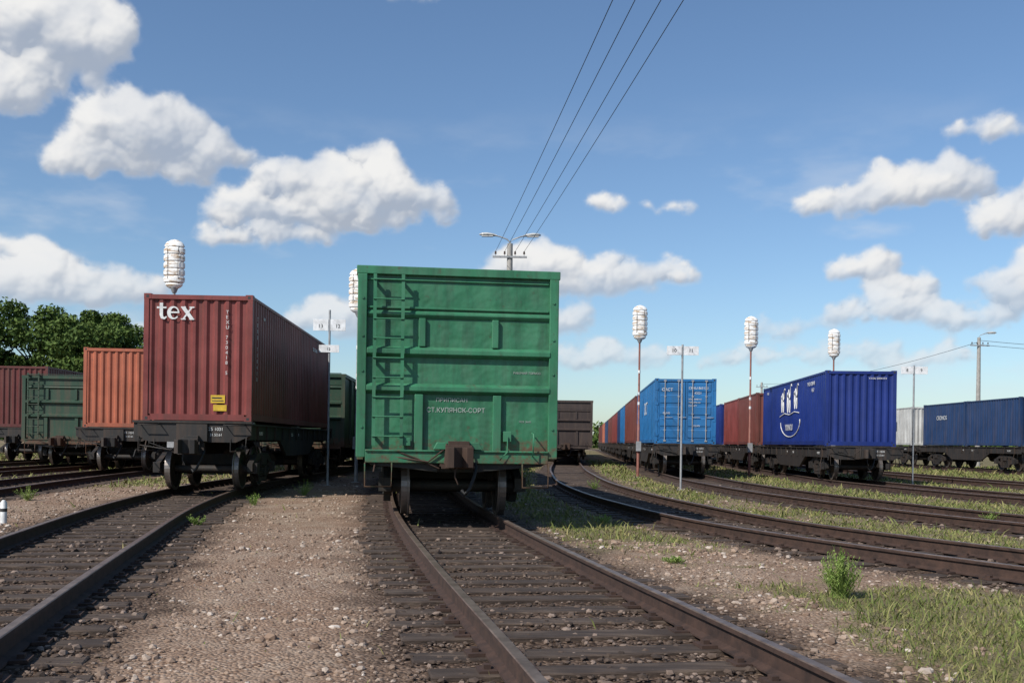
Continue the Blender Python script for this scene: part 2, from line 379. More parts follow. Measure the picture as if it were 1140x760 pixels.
V,F,t=blades(270000); mesh_np('grass',V,F,[mgrass],attrs={'tone':t})
mweed=leafmat('weed_leaves',(.08,.15,.028),(.16,.24,.05),(.24,.30,.09))
def weed(x,y,h,w,n):
    z0=float(groundz(np.array([x]),np.array([y]))[0])-.01; V=[];F=[];T=[]
    for i in range(n):
        a=random.uniform(0,6.28); r=w*random.random()**.7; hh=h*random.uniform(.5,1)*(1-.35*(r/w)); bx,by=random.gauss(0,.03),random.gauss(0,.03)
        top=Vector((math.cos(a)*r,math.sin(a)*r,hh)); t=random.random()
        for s in range(9):
            f=(s+1)/9; p=Vector((bx,by,0)).lerp(top,f); p.z=hh*f**.85
            for q in range(2):
                b2=random.uniform(0,6.28); l=.03+.04*(1-f); d=Vector((math.cos(b2),math.sin(b2),random.uniform(.5,1.6))).normalized(); sd=d.cross(Vector((0,0,1))).normalized()*.005
                o=len(V); V+=[p-sd*.4,p+d*l*.5+sd,p+d*l,p+d*l*.5-sd]; F.append((o,o+1,o+2,o+3)); T+=[t]*4
        o=len(V); sd=Vector((.0025,.0,0)); V+=[Vector((bx,by,0))-sd,Vector((bx,by,0))+sd,top+sd*.5,top-sd*.5]; F.append((o,o+1,o+2,o+3)); T+=[t]*4
    V=[(v.x+x,v.y+y,v.z+z0) for v in V]; mesh_np('weed_plant',V,F,[mweed],attrs={'tone':T})
weed(3.0,9.05,.54,.20,120); weed(2.5,30,.4,.3,30); weed(-5.0,15.8,.22,.2,24); weed(-5.3,20.5,.3,.22,24); weed(-5.1,24.5,.45,.3,30); weed(8.9,18.5,.3,.25,24)
weed(-10.2,21,.35,.3,30);weed(-8.4,15,.25,.2,20);weed(1.9,11.5,.12,.16,20);weed(1.6,17,.22,.3,24);weed(3.9,7.4,.14,.14,18)
# ------------------------------------------------------------------ rolling stock parts
def wheelset(mb,y,m='black',r=.475):
    for s in (-1,1):
        xs=s*.735
        rings=[(0,.14),(0,.16),(.03,.40),(.0,.43),(0,r+.03),(.02,r+.028),(.035,r),(.135,r-.006),(.135,.42),(.10,.38),(.085,.17),(.14,.14),(.14,.0)]
        n=36; vs=[];fs=[]
        for (dx,rr) in rings:
            for k in range(n):
                g=2*math.pi*k/n; vs.append((xs+s*(dx-.03),y+rr*math.cos(g),r+rr*math.sin(g)))
        for i in range(len(rings)-1):
            for k in range(n): fs.append((i*n+k,i*n+(k+1)%n,(i+1)*n+(k+1)%n,(i+1)*n+k))
        mb.add(vs,fs[:3*n],m,True); mb.add(vs,fs[3*n:8*n],'steel',False); mb.add(vs,fs[8*n:],m,True)
        mb.tube([(s*.85,y,r),(s*1.12,y,r)],.11,m,14)
    mb.tube([(-.75,y,r),(.75,y,r)],.085,m,14)
def bogie(par,yc,m='black'):
    mb=MB(); 
    for s in (-1,1): wheelset(mb,yc+s*.925,m)
    for s in (-1,1):
        xa=s*1.0
        mb.prism([(yc-1.2,.42),(yc-1.2,.60),(yc-.6,.84),(yc+.6,.84),(yc+1.2,.60),(yc+1.2,.42),(yc+.95,.56),(yc+.5,.70),(yc-.5,.70),(yc-.95,.56)],'x',xa,xa+s*.12,m)
        mb.prism([(yc-.9,.50),(yc-.5,.30),(yc-.42,.18),(yc+.42,.18),(yc+.5,.30),(yc+.9,.50),(yc+.75,.50),(yc+.36,.27),(yc-.36,.27),(yc-.75,.50)],'x',xa,xa+s*.12,m)
        for dy in (-.42,.42): mb.box(min(xa,xa+s*.12),max(xa,xa+s*.12),yc+dy-.06,yc+dy+.06,.29,.71,m)
        for dy in (-.22,0,.22): 
            pts=[(xa+s*.06+.07*math.cos(t*.9),yc+dy+.07*math.sin(t*.9),.27+.30*t/42) for t in range(43)]
            mb.tube(pts,.016,m,5)
        for dy in (-.925,.925): mb.box(min(xa,xa+s*.2),max(xa,xa+s*.2),yc+dy-.14,yc+dy+.14,.38,.62,m)
        for dy in (-.925,.925):
            sg=-1 if dy>0 else 1
            mb.box(s*.78-.05,s*.78+.05,yc+dy+sg*.50-.04,yc+dy+sg*.50+.04,.3,.65,'rust')
    mb.box(-1.15,1.15,yc-.2,yc+.2,.56,.80,m)
    mb.tube([(-.8,yc-.42,.38),(.8,yc-.42,.38)],.035,m,8); mb.tube([(-.8,yc+.42,.38),(.8,yc+.42,.38)],.035,m,8)
    return mb.obj('bogie',par)
def coupler(par,z,y0,m='rust',sg=-1):
    mb=MB(); Y=lambda a:y0+sg*a
    def bx(x0,x1,a,b_,z0,z1,mm): mb.box(x0,x1,min(Y(a),Y(b_)),max(Y(a),Y(b_)),z0,z1,mm)
    bx(-.09,.09,-.4,.42,z-.09,z+.09,m)
    mb.prism([(-.15,Y(.34)),(-.21,Y(.62)),(-.19,Y(.80)),(-.10,Y(.82)),(-.07,Y(.60)),(.04,Y(.54)),(.10,Y(.64)),(.20,Y(.62)),(.21,Y(.48)),(.14,Y(.34))],'z',z-.17,z+.13,m)
    mb.prism([(-.20,Y(.30)),(-.20,Y(.38)),(.20,Y(.38)),(.20,Y(.30))],'z',z-.19,z+.16,m)
    bx(-.27,.27,-.02,.09,z-.17,z+.20,m); bx(-.15,.17,.10,.24,z+.15,z+.22,m)
    for s in (-1,1): mb.tube([(s*.17,Y(.15),z+.18),(s*.2,Y(.22),z-.12),(s*.13,Y(.3),z-.17)],.018,m,6)
    bx(-.25,.25,.16,.26,z-.20,z-.15,m)
    mb.obj('coupler',par,bevel=.018)
    hb=MB(); hb.tube([(.26,Y(.06),z-.1),(.28,Y(.16),z-.16),(.25,Y(.26),z-.30),(.17,Y(.33),z-.50),(.10,Y(.32),z-.58),(.06,Y(.28),z-.52)],.028,'rubber',8)
    hb.tube([(-.2,Y(.14),z+.1),(-.45,Y(.13),z-.10),(-1.15,Y(.07),z-.0),(-1.25,Y(.05),z-.12),(-1.27,Y(.1),z-.26)],.014,m,6)
    hb.tube([(-.28,Y(.10),z-.2),(-.62,Y(.12),z-.05),(-.95,Y(.10),z+.06)],.012,m,6)
    hb.tube([(-.05,Y(.55),z-.16),(-.07,Y(.57),z-.3),(-.02,Y(.56),z-.42)],.012,m,6)
    hb.obj('brake_hose_and_uncoupling_lever',par)
def gondola(key,y0,mat,trim,under,detail=False,L=13.0,top=3.84,name='gondola_wagon',x0=None,slope=None):
    xa=float(X(key,y0)); xb=float(X(key,y0+L)); 
    if x0 is not None: xa=x0; xb=x0+slope*L
    par=empty(name,(xa,y0,0),-math.atan2(xb-xa,L)); hw=1.53; zb=1.06
    mb=MB()
    for e,(ya,yb) in enumerate(((0.0,.05),(L-.05,L))): mb.box(-hw+.02,hw-.02,ya,yb,zb,top-.12,mat)
    for s in (-1,1):
        xx=s*(hw-.07); mb.box(min(xx,xx+s*.05),max(xx,xx+s*.05),.05,L-.05,zb,top-.12,mat)
    mb.box(-hw+.12,hw-.12,.05,L-.05,zb-.02,zb+.06,under)
    mb.obj('body_panels',par)
    t=MB()
    for e in (0,1):
        def B(x0,x1,d0,d1,z0,z1,mm=trim):
            a,b_=(-d1,-d0) if e==0 else (L+d0,L+d1); t.box(x0,x1,a,b_,z0,z1,mm)
        B(-hw-.03,hw+.03,-.09,.075,top-.125,top)
        def rib(z0,z1,d):
            y=lambda q:(-q if e==0 else L+q)
            t.prism([(y(-.01),z0-.03),(y(.02),z0-.03),(y(d),z0+.015),(y(d),z1-.015),(y(.02),z1+.03),(y(-.01),z1+.03)],'x',-hw+.135,hw-.115,trim)
        rib(3.10,3.15,.05); rib(2.50,2.60,.10); rib(1.94,2.04,.10)
        for s in (-1,1):
            B(min(s*(hw+.01),s*(hw-.13)),max(s*(hw+.01),s*(hw-.13)),-.03,.085,zb-.12,top-.127)
            B(s*.56-.05,s*.56+.05,-.01,.062,2.634,3.066)
            B(s*.60-.065,s*.60+.065,-.01,.075,zb-.02,1.906)
        B(-hw+.14,hw-.14,-.01,.045,3.20,3.235)
        B(-hw+.14,hw-.14,-.01,.03,3.63,3.655)
        B(-hw+.13,hw-.13,-.05,.10,zb-.20,zb-.02)
        B(-hw+.13,hw-.13,.02,.13,zb-.03,zb+.0)
        y=lambda q:(-q if e==0 else L+q)
        for s in (-1,1):
            t.prism([(s*.30,zb-.19),(s*1.38,zb-.19),(s*1.30,zb-.24),(s*.75,zb-.29),(s*.30,zb-.34)],'y',y(.03),y(-.04),under)
        t.prism([(-.38,zb+.01),(-.32,zb+.12),(.32,zb+.12),(.38,zb+.01)],'y',y(.085),y(.16),trim)
    for s in (-1,1):
        x0=s*(hw-.10); x1=s*(hw+.03)
        t.box(min(x0,x1),max(x0,x1),.09,L-.09,top-.13,top-.003,trim)
        t.box(min(x0,s*(hw-.0)),max(x0,s*(hw-.0)),.12,L-.12,zb-.16,zb-.0,trim)
        for i in range(1,8):
            yy=L*i/8; t.box(min(s*(hw-.02),s*(hw+.06)),max(s*(hw-.02),s*(hw+.06)),yy-.07,yy+.07,zb,top-.131,trim)
    t.obj('ribs_and_frame',par,bevel=.010 if detail else 0)
    u=MB()
    u.box(-.28,.28,.1,L-.1,.72,1.02,under)
    for yy in (1.2,3.0,L/2-1.5,L/2+1.5,L-3,L-1.2): u.box(-1.38,1.38,yy-.1,yy+.1,.83,1.03,under)
    u.box(-.9,-.3,5,6.2,.45,.85,under); u.tube([(.5,5,.6),(.5,7,.6)],.2,under,14)
    u.obj('underframe',par)
    bogie(par,2.0 if detail else 2.25,under); bogie(par,L-2.25,under)
    coupler(par,.98,0,'rust',-1); coupler(par,.98,L,'rust',1)
    l=MB()
    def ladder(xl,xr,yy,z0,z1,nr,m2):
        for x in (xl,xr):
            l.box(x-.025,x+.025,yy-.012,yy+.012,z0,z1,m2)
            for z in (z0+.15,(z0+z1)/2,z1-.1): l.box(x-.02,x+.02,yy+.013,-.0,z-.02,z+.02,m2)
        for i in range(nr): 
            z=z0+.14+(z1-z0-.22)*i/(nr-1); l.tube([(xl-.02,yy-.02,z),(xr+.02,yy-.02,z)],.013,m2,6)
    ladder(-1.28,-.86,-.16,1.12,3.70,9,trim)
    l.tube([(-1.40,-.10,.86),(-1.40,-.12,.5),(-1.0,-.12,.5),(-1.0,-.10,.86)],.014,trim,6)
    l.tube([(1.40,-.10,.86),(1.40,-.12,.5),(1.0,-.12,.5),(1.0,-.10,.86)],.014,trim,6)
    l.tube([(1.15,-.05,.98),(1.15,-.2,1.0),(1.15,-.2,1.32),(1.15,-.05,1.34)],.012,trim,6)
    l.obj('ladder',par)
    if detail:
        text(par,'ПРИПИСАН',.085,(-.34,-.006,1.80),FRONT,'faded')
        text(par,'СТ.КУПЯНСК-СОРТ',.10,(-.48,-.006,1.64),FRONT,'faded',sx=.95)
        text(par,'РАБОЧИЙ ТОРМОЗ',.045,(.85,-.006,2.25),FRONT,'faded'); text(par,'ПСК 26.02',.04,(.95,-.006,1.5),FRONT,'faded')
        d=MB(); d.box(.70,.82,-.12,-.03,1.20,1.36,'green_trim'); d.box(-.86,-.72,-.13,-.03,1.12,1.24,'green_trim')
        d.tube([(.76,-.14,1.28),(.76,-.14,1.05),(.64,-.16,.92)],.012,'green_trim',6)
        for s in (-1,1):
            for z in (3.35,2.78,2.25,1.4): d.tube([(s*1.46,-.084,z),(s*1.46,-.10,z)],.02,'green_trim',8)
        d.obj('end_brackets',par,bevel=.006)
    return par
def flatwagon(key,y0,L=13.4,m='black',deck=1.22,belly=True,number=None):
    xa=float(X(key,y0)); xb=float(X(key,y0+L)); par=empty('flat_wagon',(xa,y0,0),-math.atan2(xb-xa,L))
    u=MB(); hw=1.25
    for s in (-1,1):
        x0=s*hw; x1=s*(hw-.10)
        zt=deck-.0; zs=deck-.36; zl=deck-.78 if belly else deck-.5
        u.prism([(.05,zs),(.05,zt),(L-.05,zt),(L-.05,zs),(L-3.6,zs),(L-4.6,zl),(4.6,zl),(3.6,zs)],'x',x1,x0-s*.012,m)
        for zz in (zt-.035,): u.box(min(x1,s*(hw+.04)),max(x1,s*(hw+.04)),.05,L-.05,zz,zz+.032,m)
        for i in range(12):
            yy=.8+(L-1.6)*i/11; u.box(min(s*(hw-.02),s*(hw+.035)),max(s*(hw-.02),s*(hw+.035)),yy-.03,yy+.03,zs+.01,zt-.037,m)
        u.tube([(s*(hw+.03),.4,zs),(s*(hw+.08),.4,zs-.3),(s*(hw+.08),.8,zs-.3),(s*(hw+.03),.8,zs)],.014,m,6)
    for e in (0,1):
        y=lambda q:(-q if e==0 else L+q)
        u.prism([(-hw-.04,deck+.01),(hw+.04,deck+.01),(hw+.04,deck-.26),(.95,deck-.42),(-.95,deck-.42),(-hw-.04,deck-.26)],'y',y(.06),y(-.05),m)
        u.box(-hw-.06,hw+.06,min(y(.02),y(.10)),max(y(.02),y(.10)),deck-.0,deck+.05,m)
        u.box(-.34,.34,min(y(.06),y(.14)),max(y(.06),y(.14)),deck-.40,deck-.02,m)
        for s in (-1,1):
            u.tube([(s*1.15,y(.08),deck-.02),(s*1.15,y(.24),deck-.04),(s*.72,y(.24),deck-.04),(s*.72,y(.08),deck-.02)],.014,m,6)
            u.tube([(s*1.18,y(.06),deck-.30),(s*1.18,y(.1),deck-.62),(s*.84,y(.1),deck-.62),(s*.84,y(.06),deck-.34)],.014,m,6)
    u.box(-.25,.25,.06,L-.06,deck-.42,deck-.05,m)
    i=.8
    while i<L-.5: u.box(-hw+.1,hw-.1,i-.06,i+.06,deck-.2,deck-.02,m); i+=1.17
    for s in (-1,1):
        for yy in (.62,L/2-.1,L/2+.1,L-.62): u.box(s*1.13-.09,s*1.13+.09,yy-.08,yy+.08,deck-.01,deck+.045,'steel')
    u.tube([(.55,L/2-.8,.62),(.55,L/2+.5,.62)],.19,m,14); u.box(-.8,-.4,L/2-.4,L/2+.3,.45,.85,m)
    u.obj('underframe',par,bevel=0)
    bogie(par,2.1,m); bogie(par,L-2.1,m); coupler(par,.98 if deck<1.3 else 1.02,0,'black',-1); coupler(par,1.0,L,'black',1)
    if number: text(par,number,.10,(.35,-.068,deck-.16),FRONT,'white'); text(par,'31.52.61',.08,(.38,-.068,deck-.28),FRONT,'white')
    for k,yy in enumerate((1.0,5.2,6.3)):
        tx=('94-2917','22.5t','PK')[k]
        text(par,tx,.12,(hw+.002,yy,deck-.25),RIGHT,'white'); text(par,tx,.12,(-hw-.002,yy+.6,deck-.25),LEFT,'white')
    return par
def container(par_key,y0,z0,L,H,mat,end='corr',name='shipping_container'):
    xa=float(X(par_key,y0)); xb=float(X(par_key,y0+L)); par=empty(name,(xa,y0,z0),-math.atan2(xb-xa,L)); W=2.438; hw=W/2
    f=MB()
    for s in (-1,1):
        for (a,b_) in ((0,.13),(L-.13,L)):
            f.box(min(s*hw,s*(hw-.11)),max(s*hw,s*(hw-.11)),a,b_,.118,H-.118,mat)
        f.box(min(s*hw,s*(hw-.06)),max(s*hw,s*(hw-.06)),.162,L-.162,.03,.17,mat)
        f.box(min(s*hw,s*(hw-.06)),max(s*hw,s*(hw-.06)),.162,L-.162,H-.085,H-.02,mat)
        for a,b_ in ((-.003,.178),(L-.178,L+.003)):
            for z in (0,H-.118): f.box(min(s*(hw+.003),s*(hw-.162)),max(s*(hw+.003),s*(hw-.162)),a,b_,z-.002,z+.12,mat)
    for (a,b_) in ((.0,.08),(L-.08,L)):
        f.box(-hw+.163,hw-.163,a,b_,.02,.16,mat); f.box(-hw+.163,hw-.163,a,b_,H-.12,H-.02,mat)
    for s in (-1,1):
        for z in (.03,H-.09): f.box(s*(hw-.08)-.03,s*(hw-.08)+.03,-.0055,-.001,z,z+.06,'ink')
    f.obj('frame',par)
    w=MB()
    for s in (-1,1):
        w.corr((s*(hw-.012),.13,0),(0,1,0),(s,0,0),L-.26,.165,H-.08,mat)
    w.corr((-hw+.11,L-.02,0),(1,0,0),(0,1,0),W-.22,.155,H-.115,mat)
    if end=='corr': w.corr((-hw+.11,.02,0),(1,0,0),(0,-1,0),W-.22,.155,H-.115,mat,depth=.045,period=.235)
    w.box(-hw+.05,hw-.05,.06,L-.06,.06,.14,'rust'); 
    k=int((L-.2)/.42)
    w.box(-hw+.02,hw-.02,.08,L-.08,H-.05,H-.03,mat)
    for i in range(k): yy=.3+i*(L-.5)/k; w.box(-hw+.15,hw-.15,yy,yy+.2,H-.031,H-.012,mat)
    w.obj('walls',par)
    if end=='door':
        d=MB(); 
        for s in (-1,1):
            a,b_=(0.012,hw-.115); x0,x1=min(s*a,s*b_),max(s*a,s*b_)
            d.box(x0,x1,.035,.07,.165,H-.125,mat)
            hh=(H-.29)/5
            for i in range(5): 
                z=.165+hh*i; d.prism([(.036,z+.05),(.012,z+.09),(.012,z+hh-.09),(.036,z+hh-.05)],'x',x0+.10,x1-.10,mat)
            d.box(x0,x0+.06,.018,.036,.165,H-.125,mat); d.box(x1-.06,x1,.018,.036,.165,H-.125,mat)
            for q in (.28,.82):
                x=s*q; d.tube([(x,-.012,.10),(x,-.012,H-.06)],.018,'galv',8)
                for z in (.12,H-.09): d.box(x-.05,x+.05,-.03,.02,z-.03,z+.03,'galv')
                for z in (.55,1.2,1.9): d.box(x-.035,x+.035,-.02,.02,z-.03,z+.03,'galv')
                d.box(x-.02,x+.30,-.04,-.02,1.05,1.075,'galv')
            for z in (.35,.95,1.6,2.2): d.box(min(s*(hw-.13),s*(hw-.02)),max(s*(hw-.13),s*(hw-.02)),-.012,.02,z-.05,z+.05,mat)
        d.obj('doors',par)
        for i,(tx,sz,x,z) in enumerate((('CRXU 863120',.13,.12,H-.42),('42G1',.13,.35,H-.62),('MGW 30480 KG',.075,.12,H-.85),('TARE 3750 KG',.075,.12,H-.98),('CU.M 67.7',.075,.12,H-1.11),('CRCT',.17,-.95,H-.5),('№ 045',.1,-.9,1.2),('CLEAN',.09,.3,.7))):
            text(par,tx,sz,(x,.006,z),FRONT,'white')
    return par
# ------------------------------------------------------------------ trains
gondola('t2',15.3,'green','green_trim','undergreen',detail=True,x0=-.84,slope=-.125)
y=29.8
for i in range(4): gondola('t2',y,'green' if i%2 else 'gond_green','green_trim' if i%2 else 'gond_green','undergreen'); y+=14.3
D1=1.52
def consist(key,y0,items,deck,gap=1.25):
    y=y0; first=None
    for it in items:
        if it[0]=='GONDOLA': gondola(key,y+.3,'gond_green','gond_green','black',top=3.62); y+=14.6; continue
        mat,H=it[0],it[1]; end=it[2] if len(it)>2 else 'corr'; kind=it[3] if len(it)>3 else 40
        flatwagon(key,y,13.0,'black',deck,number='25 1031' if y==y0 else None)
        if kind==40: c=container(key,y+.40,deck+.05,12.19,H,M[mat],end)
        else:
            c=container(key,y+.35,deck+.05,6.06,H,M[mat],end); container(key,y+6.6,deck+.05,6.06,H,M[it[4]],end)
        if first is None: first=c
        y+=13.0+gap
    return first
tex=consist('t1',22.2,[('tex',2.88),('GONDOLA',),('GONDOLA',),('brown',2.59),('tex',2.88),('navy',2.59)],D1)
hw=1.219
lt=MB(); X0=-.93; Z0=2.31; yy=-.004
lt.strip([(X0+.10,Z0+.36),(X0+.10,Z0+.09),(X0+.12,Z0+.03),(X0+.17,Z0+.01),(X0+.22,Z0+.05)],[.075,.075,.07,.05,.03],yy,'white')
lt.strip([(X0,Z0+.255),(X0+.215,Z0+.255)],.04,yy-.001,'white')
cx=X0+.38; r1=.115
pts=[(cx+r1*math.cos(t)*.95,Z0+.14+.13*math.sin(t)) for t in np.linspace(0,5.6,26)]
lt.strip(pts,[.03+.05*max(0,-math.cos(t)) for t in np.linspace(0,5.6,26)],yy,'white')
lt.strip([(cx-.09,Z0+.15),(cx+.125,Z0+.15)],.035,yy-.001,'white')
xx=X0+.56
lt.strip([(xx+.03,Z0+.27),(xx+.23,Z0+.0)],.08,yy,'white'); lt.strip([(xx+.225,Z0+.27),(xx+.03,Z0+.0)],.035,yy-.001,'white')
for (a,b_) in ((-.02,.09),(.17,.28)):
    lt.strip([(xx+a,Z0+.27),(xx+b_,Z0+.27)],.028,yy-.002,'white'); lt.strip([(xx+a,Z0+.0),(xx+b_,Z0+.0)],.028,yy-.002,'white')
lt.obj('logo_lettering',tex)
lab=MB(); lab.box(.30,.62,.006,.012,.42,.60,'yellow'); lab.box(.36,.66,.006,.012,.24,.38,'yellow')
lab.box(.33,.59,.003,.0055,.46,.48,'ink'); lab.box(.33,.55,.003,.0055,.52,.55,'ink'); lab.obj('warning_label',tex)
for i,chx in enumerate('TEXU 730418 5'):
    if chx!=' ': text(tex,chx,.11,(.62,-.004,2.45-i*.115),FRONT,'white')
text(tex,'4510',.10,(hw+.004,1.2,2.45),RIGHT,'white'); text(tex,'TEXU 730418',.16,(hw+.004,8.6,2.4),RIGHT,'white')
for i,chx in enumerate('TEXU 730418'):
    if chx!=' ': text(tex,chx,.13,(hw+.004,.5,2.35-i*.14),RIGHT,'white')
consist('t0',34.6,[('orange',2.80),('maroon',2.59),('brown',2.59),('navy',2.59)],1.46)
y=40
for i in range(4): gondola('tm1',y,'gond_green','gond_green','black',top=3.60); y+=14.3
consist('tm2',46,[('maroon',2.88),('maroon',2.88),('brown',2.59)],1.5)
y=60
for i in range(4): gondola('t3',y,'gond_dark','gond_dark','black',top=3.75); y+=14.3
lb=consist('t4',39.6,[('ltblue',2.62,'door'),('brown',2.59),('ltblue',2.59,'corr',20,'navy'),('tex',2.59),('brown',2.59),('navy',2.59),('orange',2.59),('maroon',2.59),('maroon',2.59)],1.17)
text(lb,'CRCT',.8,(-hw-.004,6.5,1.3),LEFT,'white')
db=consist('t5',34.6,[('dkblue',2.66),('brown',2.59,'corr',20,'tex'),('dkblue',2.59,'corr',20,'navy'),('ltblue',2.59),('brown',2.59),('navy',2.59),('brown',2.59)],1.17)
def camel(cy,cz,s):
    q=lambda a,b_:(cy-a*s,cz+b_*s)
    return [([q(0,.5),q(.08,.62),q(.16,.5),q(.26,.7),q(.36,.5),q(.42,.4),q(.50,.55),q(.52,.82),q(.62,.86),q(.66,.8)],[.03,.045,.05,.045,.05,.05,.045,.035,.035,.02]),
            ([q(.05,.5),q(.02,.25),q(.08,.0)],[.04,.03,.02]),([q(.12,.48),q(.18,.22),q(.13,.0)],[.04,.03,.02]),
            ([q(.34,.48),q(.30,.22),q(.35,.0)],[.04,.03,.02]),([q(.40,.45),q(.46,.22),q(.43,.0)],[.04,.03,.02])]
pl=[]
for cy,cz,s in ((7.9,1.40,1.15),(6.7,1.35,1.35),(5.3,1.47,1.15)):
    for pts,r in camel(cy,cz,s): pl.append((pts,[a*.7 for a in r]))
pl.append(([(6.1+1.9*math.cos(t),.95+.6*math.sin(t)) for t in np.linspace(3.0,6.3,24)],[.022]*24))
pl.append(([(8.2,1.22),(7.2,1.34),(6.2,1.26),(5.2,1.36),(4.4,1.30)],[.024]*5))
mbc=MB()
for pts,r in pl: mbc.tube([(-hw+.01,p[0],p[1]) for p in pts],r,'white',5)
mbc.obj('camel_emblem',db)
text(db,'YIXINOU',.36,(-hw-.004,7.0,.62),LEFT,'white',off=.004)
text(db,'YXOU 200418',.2,(-hw-.004,2.9,2.25),LEFT,'white'); text(db,'45G1',.2,(-hw-.004,2.2,2.0),LEFT,'white'); text(db,'YXOU',.16,(-hw-.004,11.2,2.3),LEFT,'white')
text(db,'YXOU 200418 0',.09,(.25,-.004,2.36),FRONT,'white')
consist('t6',38.0,[('ltblue',2.59,'corr',20,'navy'),('navy',2.62,'corr',20,'navy'),('whitec',2.59,'corr',20,'whitec'),('navy',2.59),('brown',2.59),('navy',2.59)],1.3)
for o_ in list(bpy.data.objects):
    if o_.name.startswith('shipping_container') and 65<o_.location.y<72 and o_.location.x>26: text(o_,'CO  FI',.9,(-hw-.004,5.3,1.0),LEFT,'navy',off=.02)
    if o_.name.startswith('shipping_container') and 57<o_.location.y<62 and o_.location.x>26: text(o_,'CRONOS',.36,(-hw-.004,4.0,1.6),LEFT,'white')
# ------------------------------------------------------------------ yard lamps
mlamp,nt,b=newmat('lamp_white'); tc=N(nt,'ShaderNodeTexCoord').outputs['Object']
nz=noise(nt,tc,4,4,.6,mapscale=(1,1,4)); nt.links.new(ramp(nt,nz,[(.38,(.45,.33,.22)),(.50,(.84,.83,.80))]),b.inputs['Base Color']); b.inputs['Roughness'].default_value=.45
def yard_lamp(x,y,top,polemat='redpole',yaw=0):
    par=empty('yard_lamp',(x,y,-.2),yaw); T=top+.2; p=MB()
    p.tube([(0,0,-.1),(0,0,2.2),(0,0,2.21),(0,0,T-1.45)],[.062,.058,.045,.038],polemat,12)
    p.box(-.14,.14,-.14,.14,-.1,.05,'concrete'); p.box(-.10,.10,-.14,-.05,1.1,1.5,'galv')
    for z in (3.0,3.4,4.3): p.tube([(0,0,z),(0,0,z+.12)],.052,'white',12)
    p.obj('pole',par)
    h=MB(); hz=1.45; n=26; vs=[];fs=[]; K=56
    for i in range(K+1):
        t=i/K; z=T-hz+hz*t; e=abs(2*t-1); rr=(1-max(0,(e-.55)/.45)**2.4)**.5 if e>.55 else 1.0
        rib=1.0 if (i%8)<6 else .88
        w_=.31*max(rr,.05)*rib; d_=.16*max(rr,.08)*rib
        for k in range(n):
            g=2*math.pi*k/n; vs.append((w_*math.cos(g),d_*math.sin(g)-.02,z))
    for i in range(K):
        for k in range(n): fs.append((i*n+k,i*n+(k+1)%n,(i+1)*n+(k+1)%n,(i+1)*n+k))
    h.add(vs,fs+[tuple(range(n)),tuple(range(K*n,K*n+n))],mlamp,False)
    for a in (-.15,.16):
        h.tube([(a,-.10,T-hz+.12),(a,-.185,T-hz+.4),(a,-.185,T-.4),(a,-.10,T-.12)],.008,'rust',5)
    h.tube([(0,0,T-hz-.10),(0,0,T-hz+.05)],[.06,.12],'galv',12)
    h.obj('lamp_head',par)
yard_lamp(-9.9,29,6.95,'galv'); yard_lamp(-5.0,32,6.7,'galv'); yard_lamp(5.2,41,6.9); yard_lamp(10.5,44,6.9); yard_lamp(16.1,50,7.1)
# ------------------------------------------------------------------ track number signs
def sign(x,y,top,extra=False,txt=('15','10')):
    par=empty('track_number_sign',(x,y,-.2)); T=top+.2; p=MB()
    p.tube([(0,0,-.1),(0,0,T+(.28 if extra else .05))],.032,'galv',10); p.box(-.12,.12,-.12,.12,-.1,.04,'concrete')
    p.tube([(-.40,0,T-.10),(.40,0,T-.10)],.014,'galv',6); p.obj('post',par)
    s=MB(); H=.34 if extra else .27
    for q in (-1,1): s.box(-.48 if q<0 else .03,-.03 if q<0 else .48,-.045,-.030,T-H,T,'sign')
    if extra: s.box(-.30,.30,-.05,-.035,T-.98,T-.76,'sign'); s.tube([(-.2,0,T-.87),(.2,0,T-.87)],.012,'galv',6)
    s.obj('sign_plates',par,bevel=.004)
    text(par,txt[0],.15,(-.26,-.049,T-H+.09),FRONT,'ink',align='CENTER'); text(par,txt[1],.15,(.25,-.049,T-H+.09),FRONT,'ink',align='CENTER')
    if extra: text(par,'12',.12,(-.08,-.054,T-.92),FRONT,'ink')
sign(-5.45,29.5,4.75,True,('13','12')); sign(5.1,30,4.15,txt=('10','11')); sign(14.5,36,4.12,txt=('8','9'))
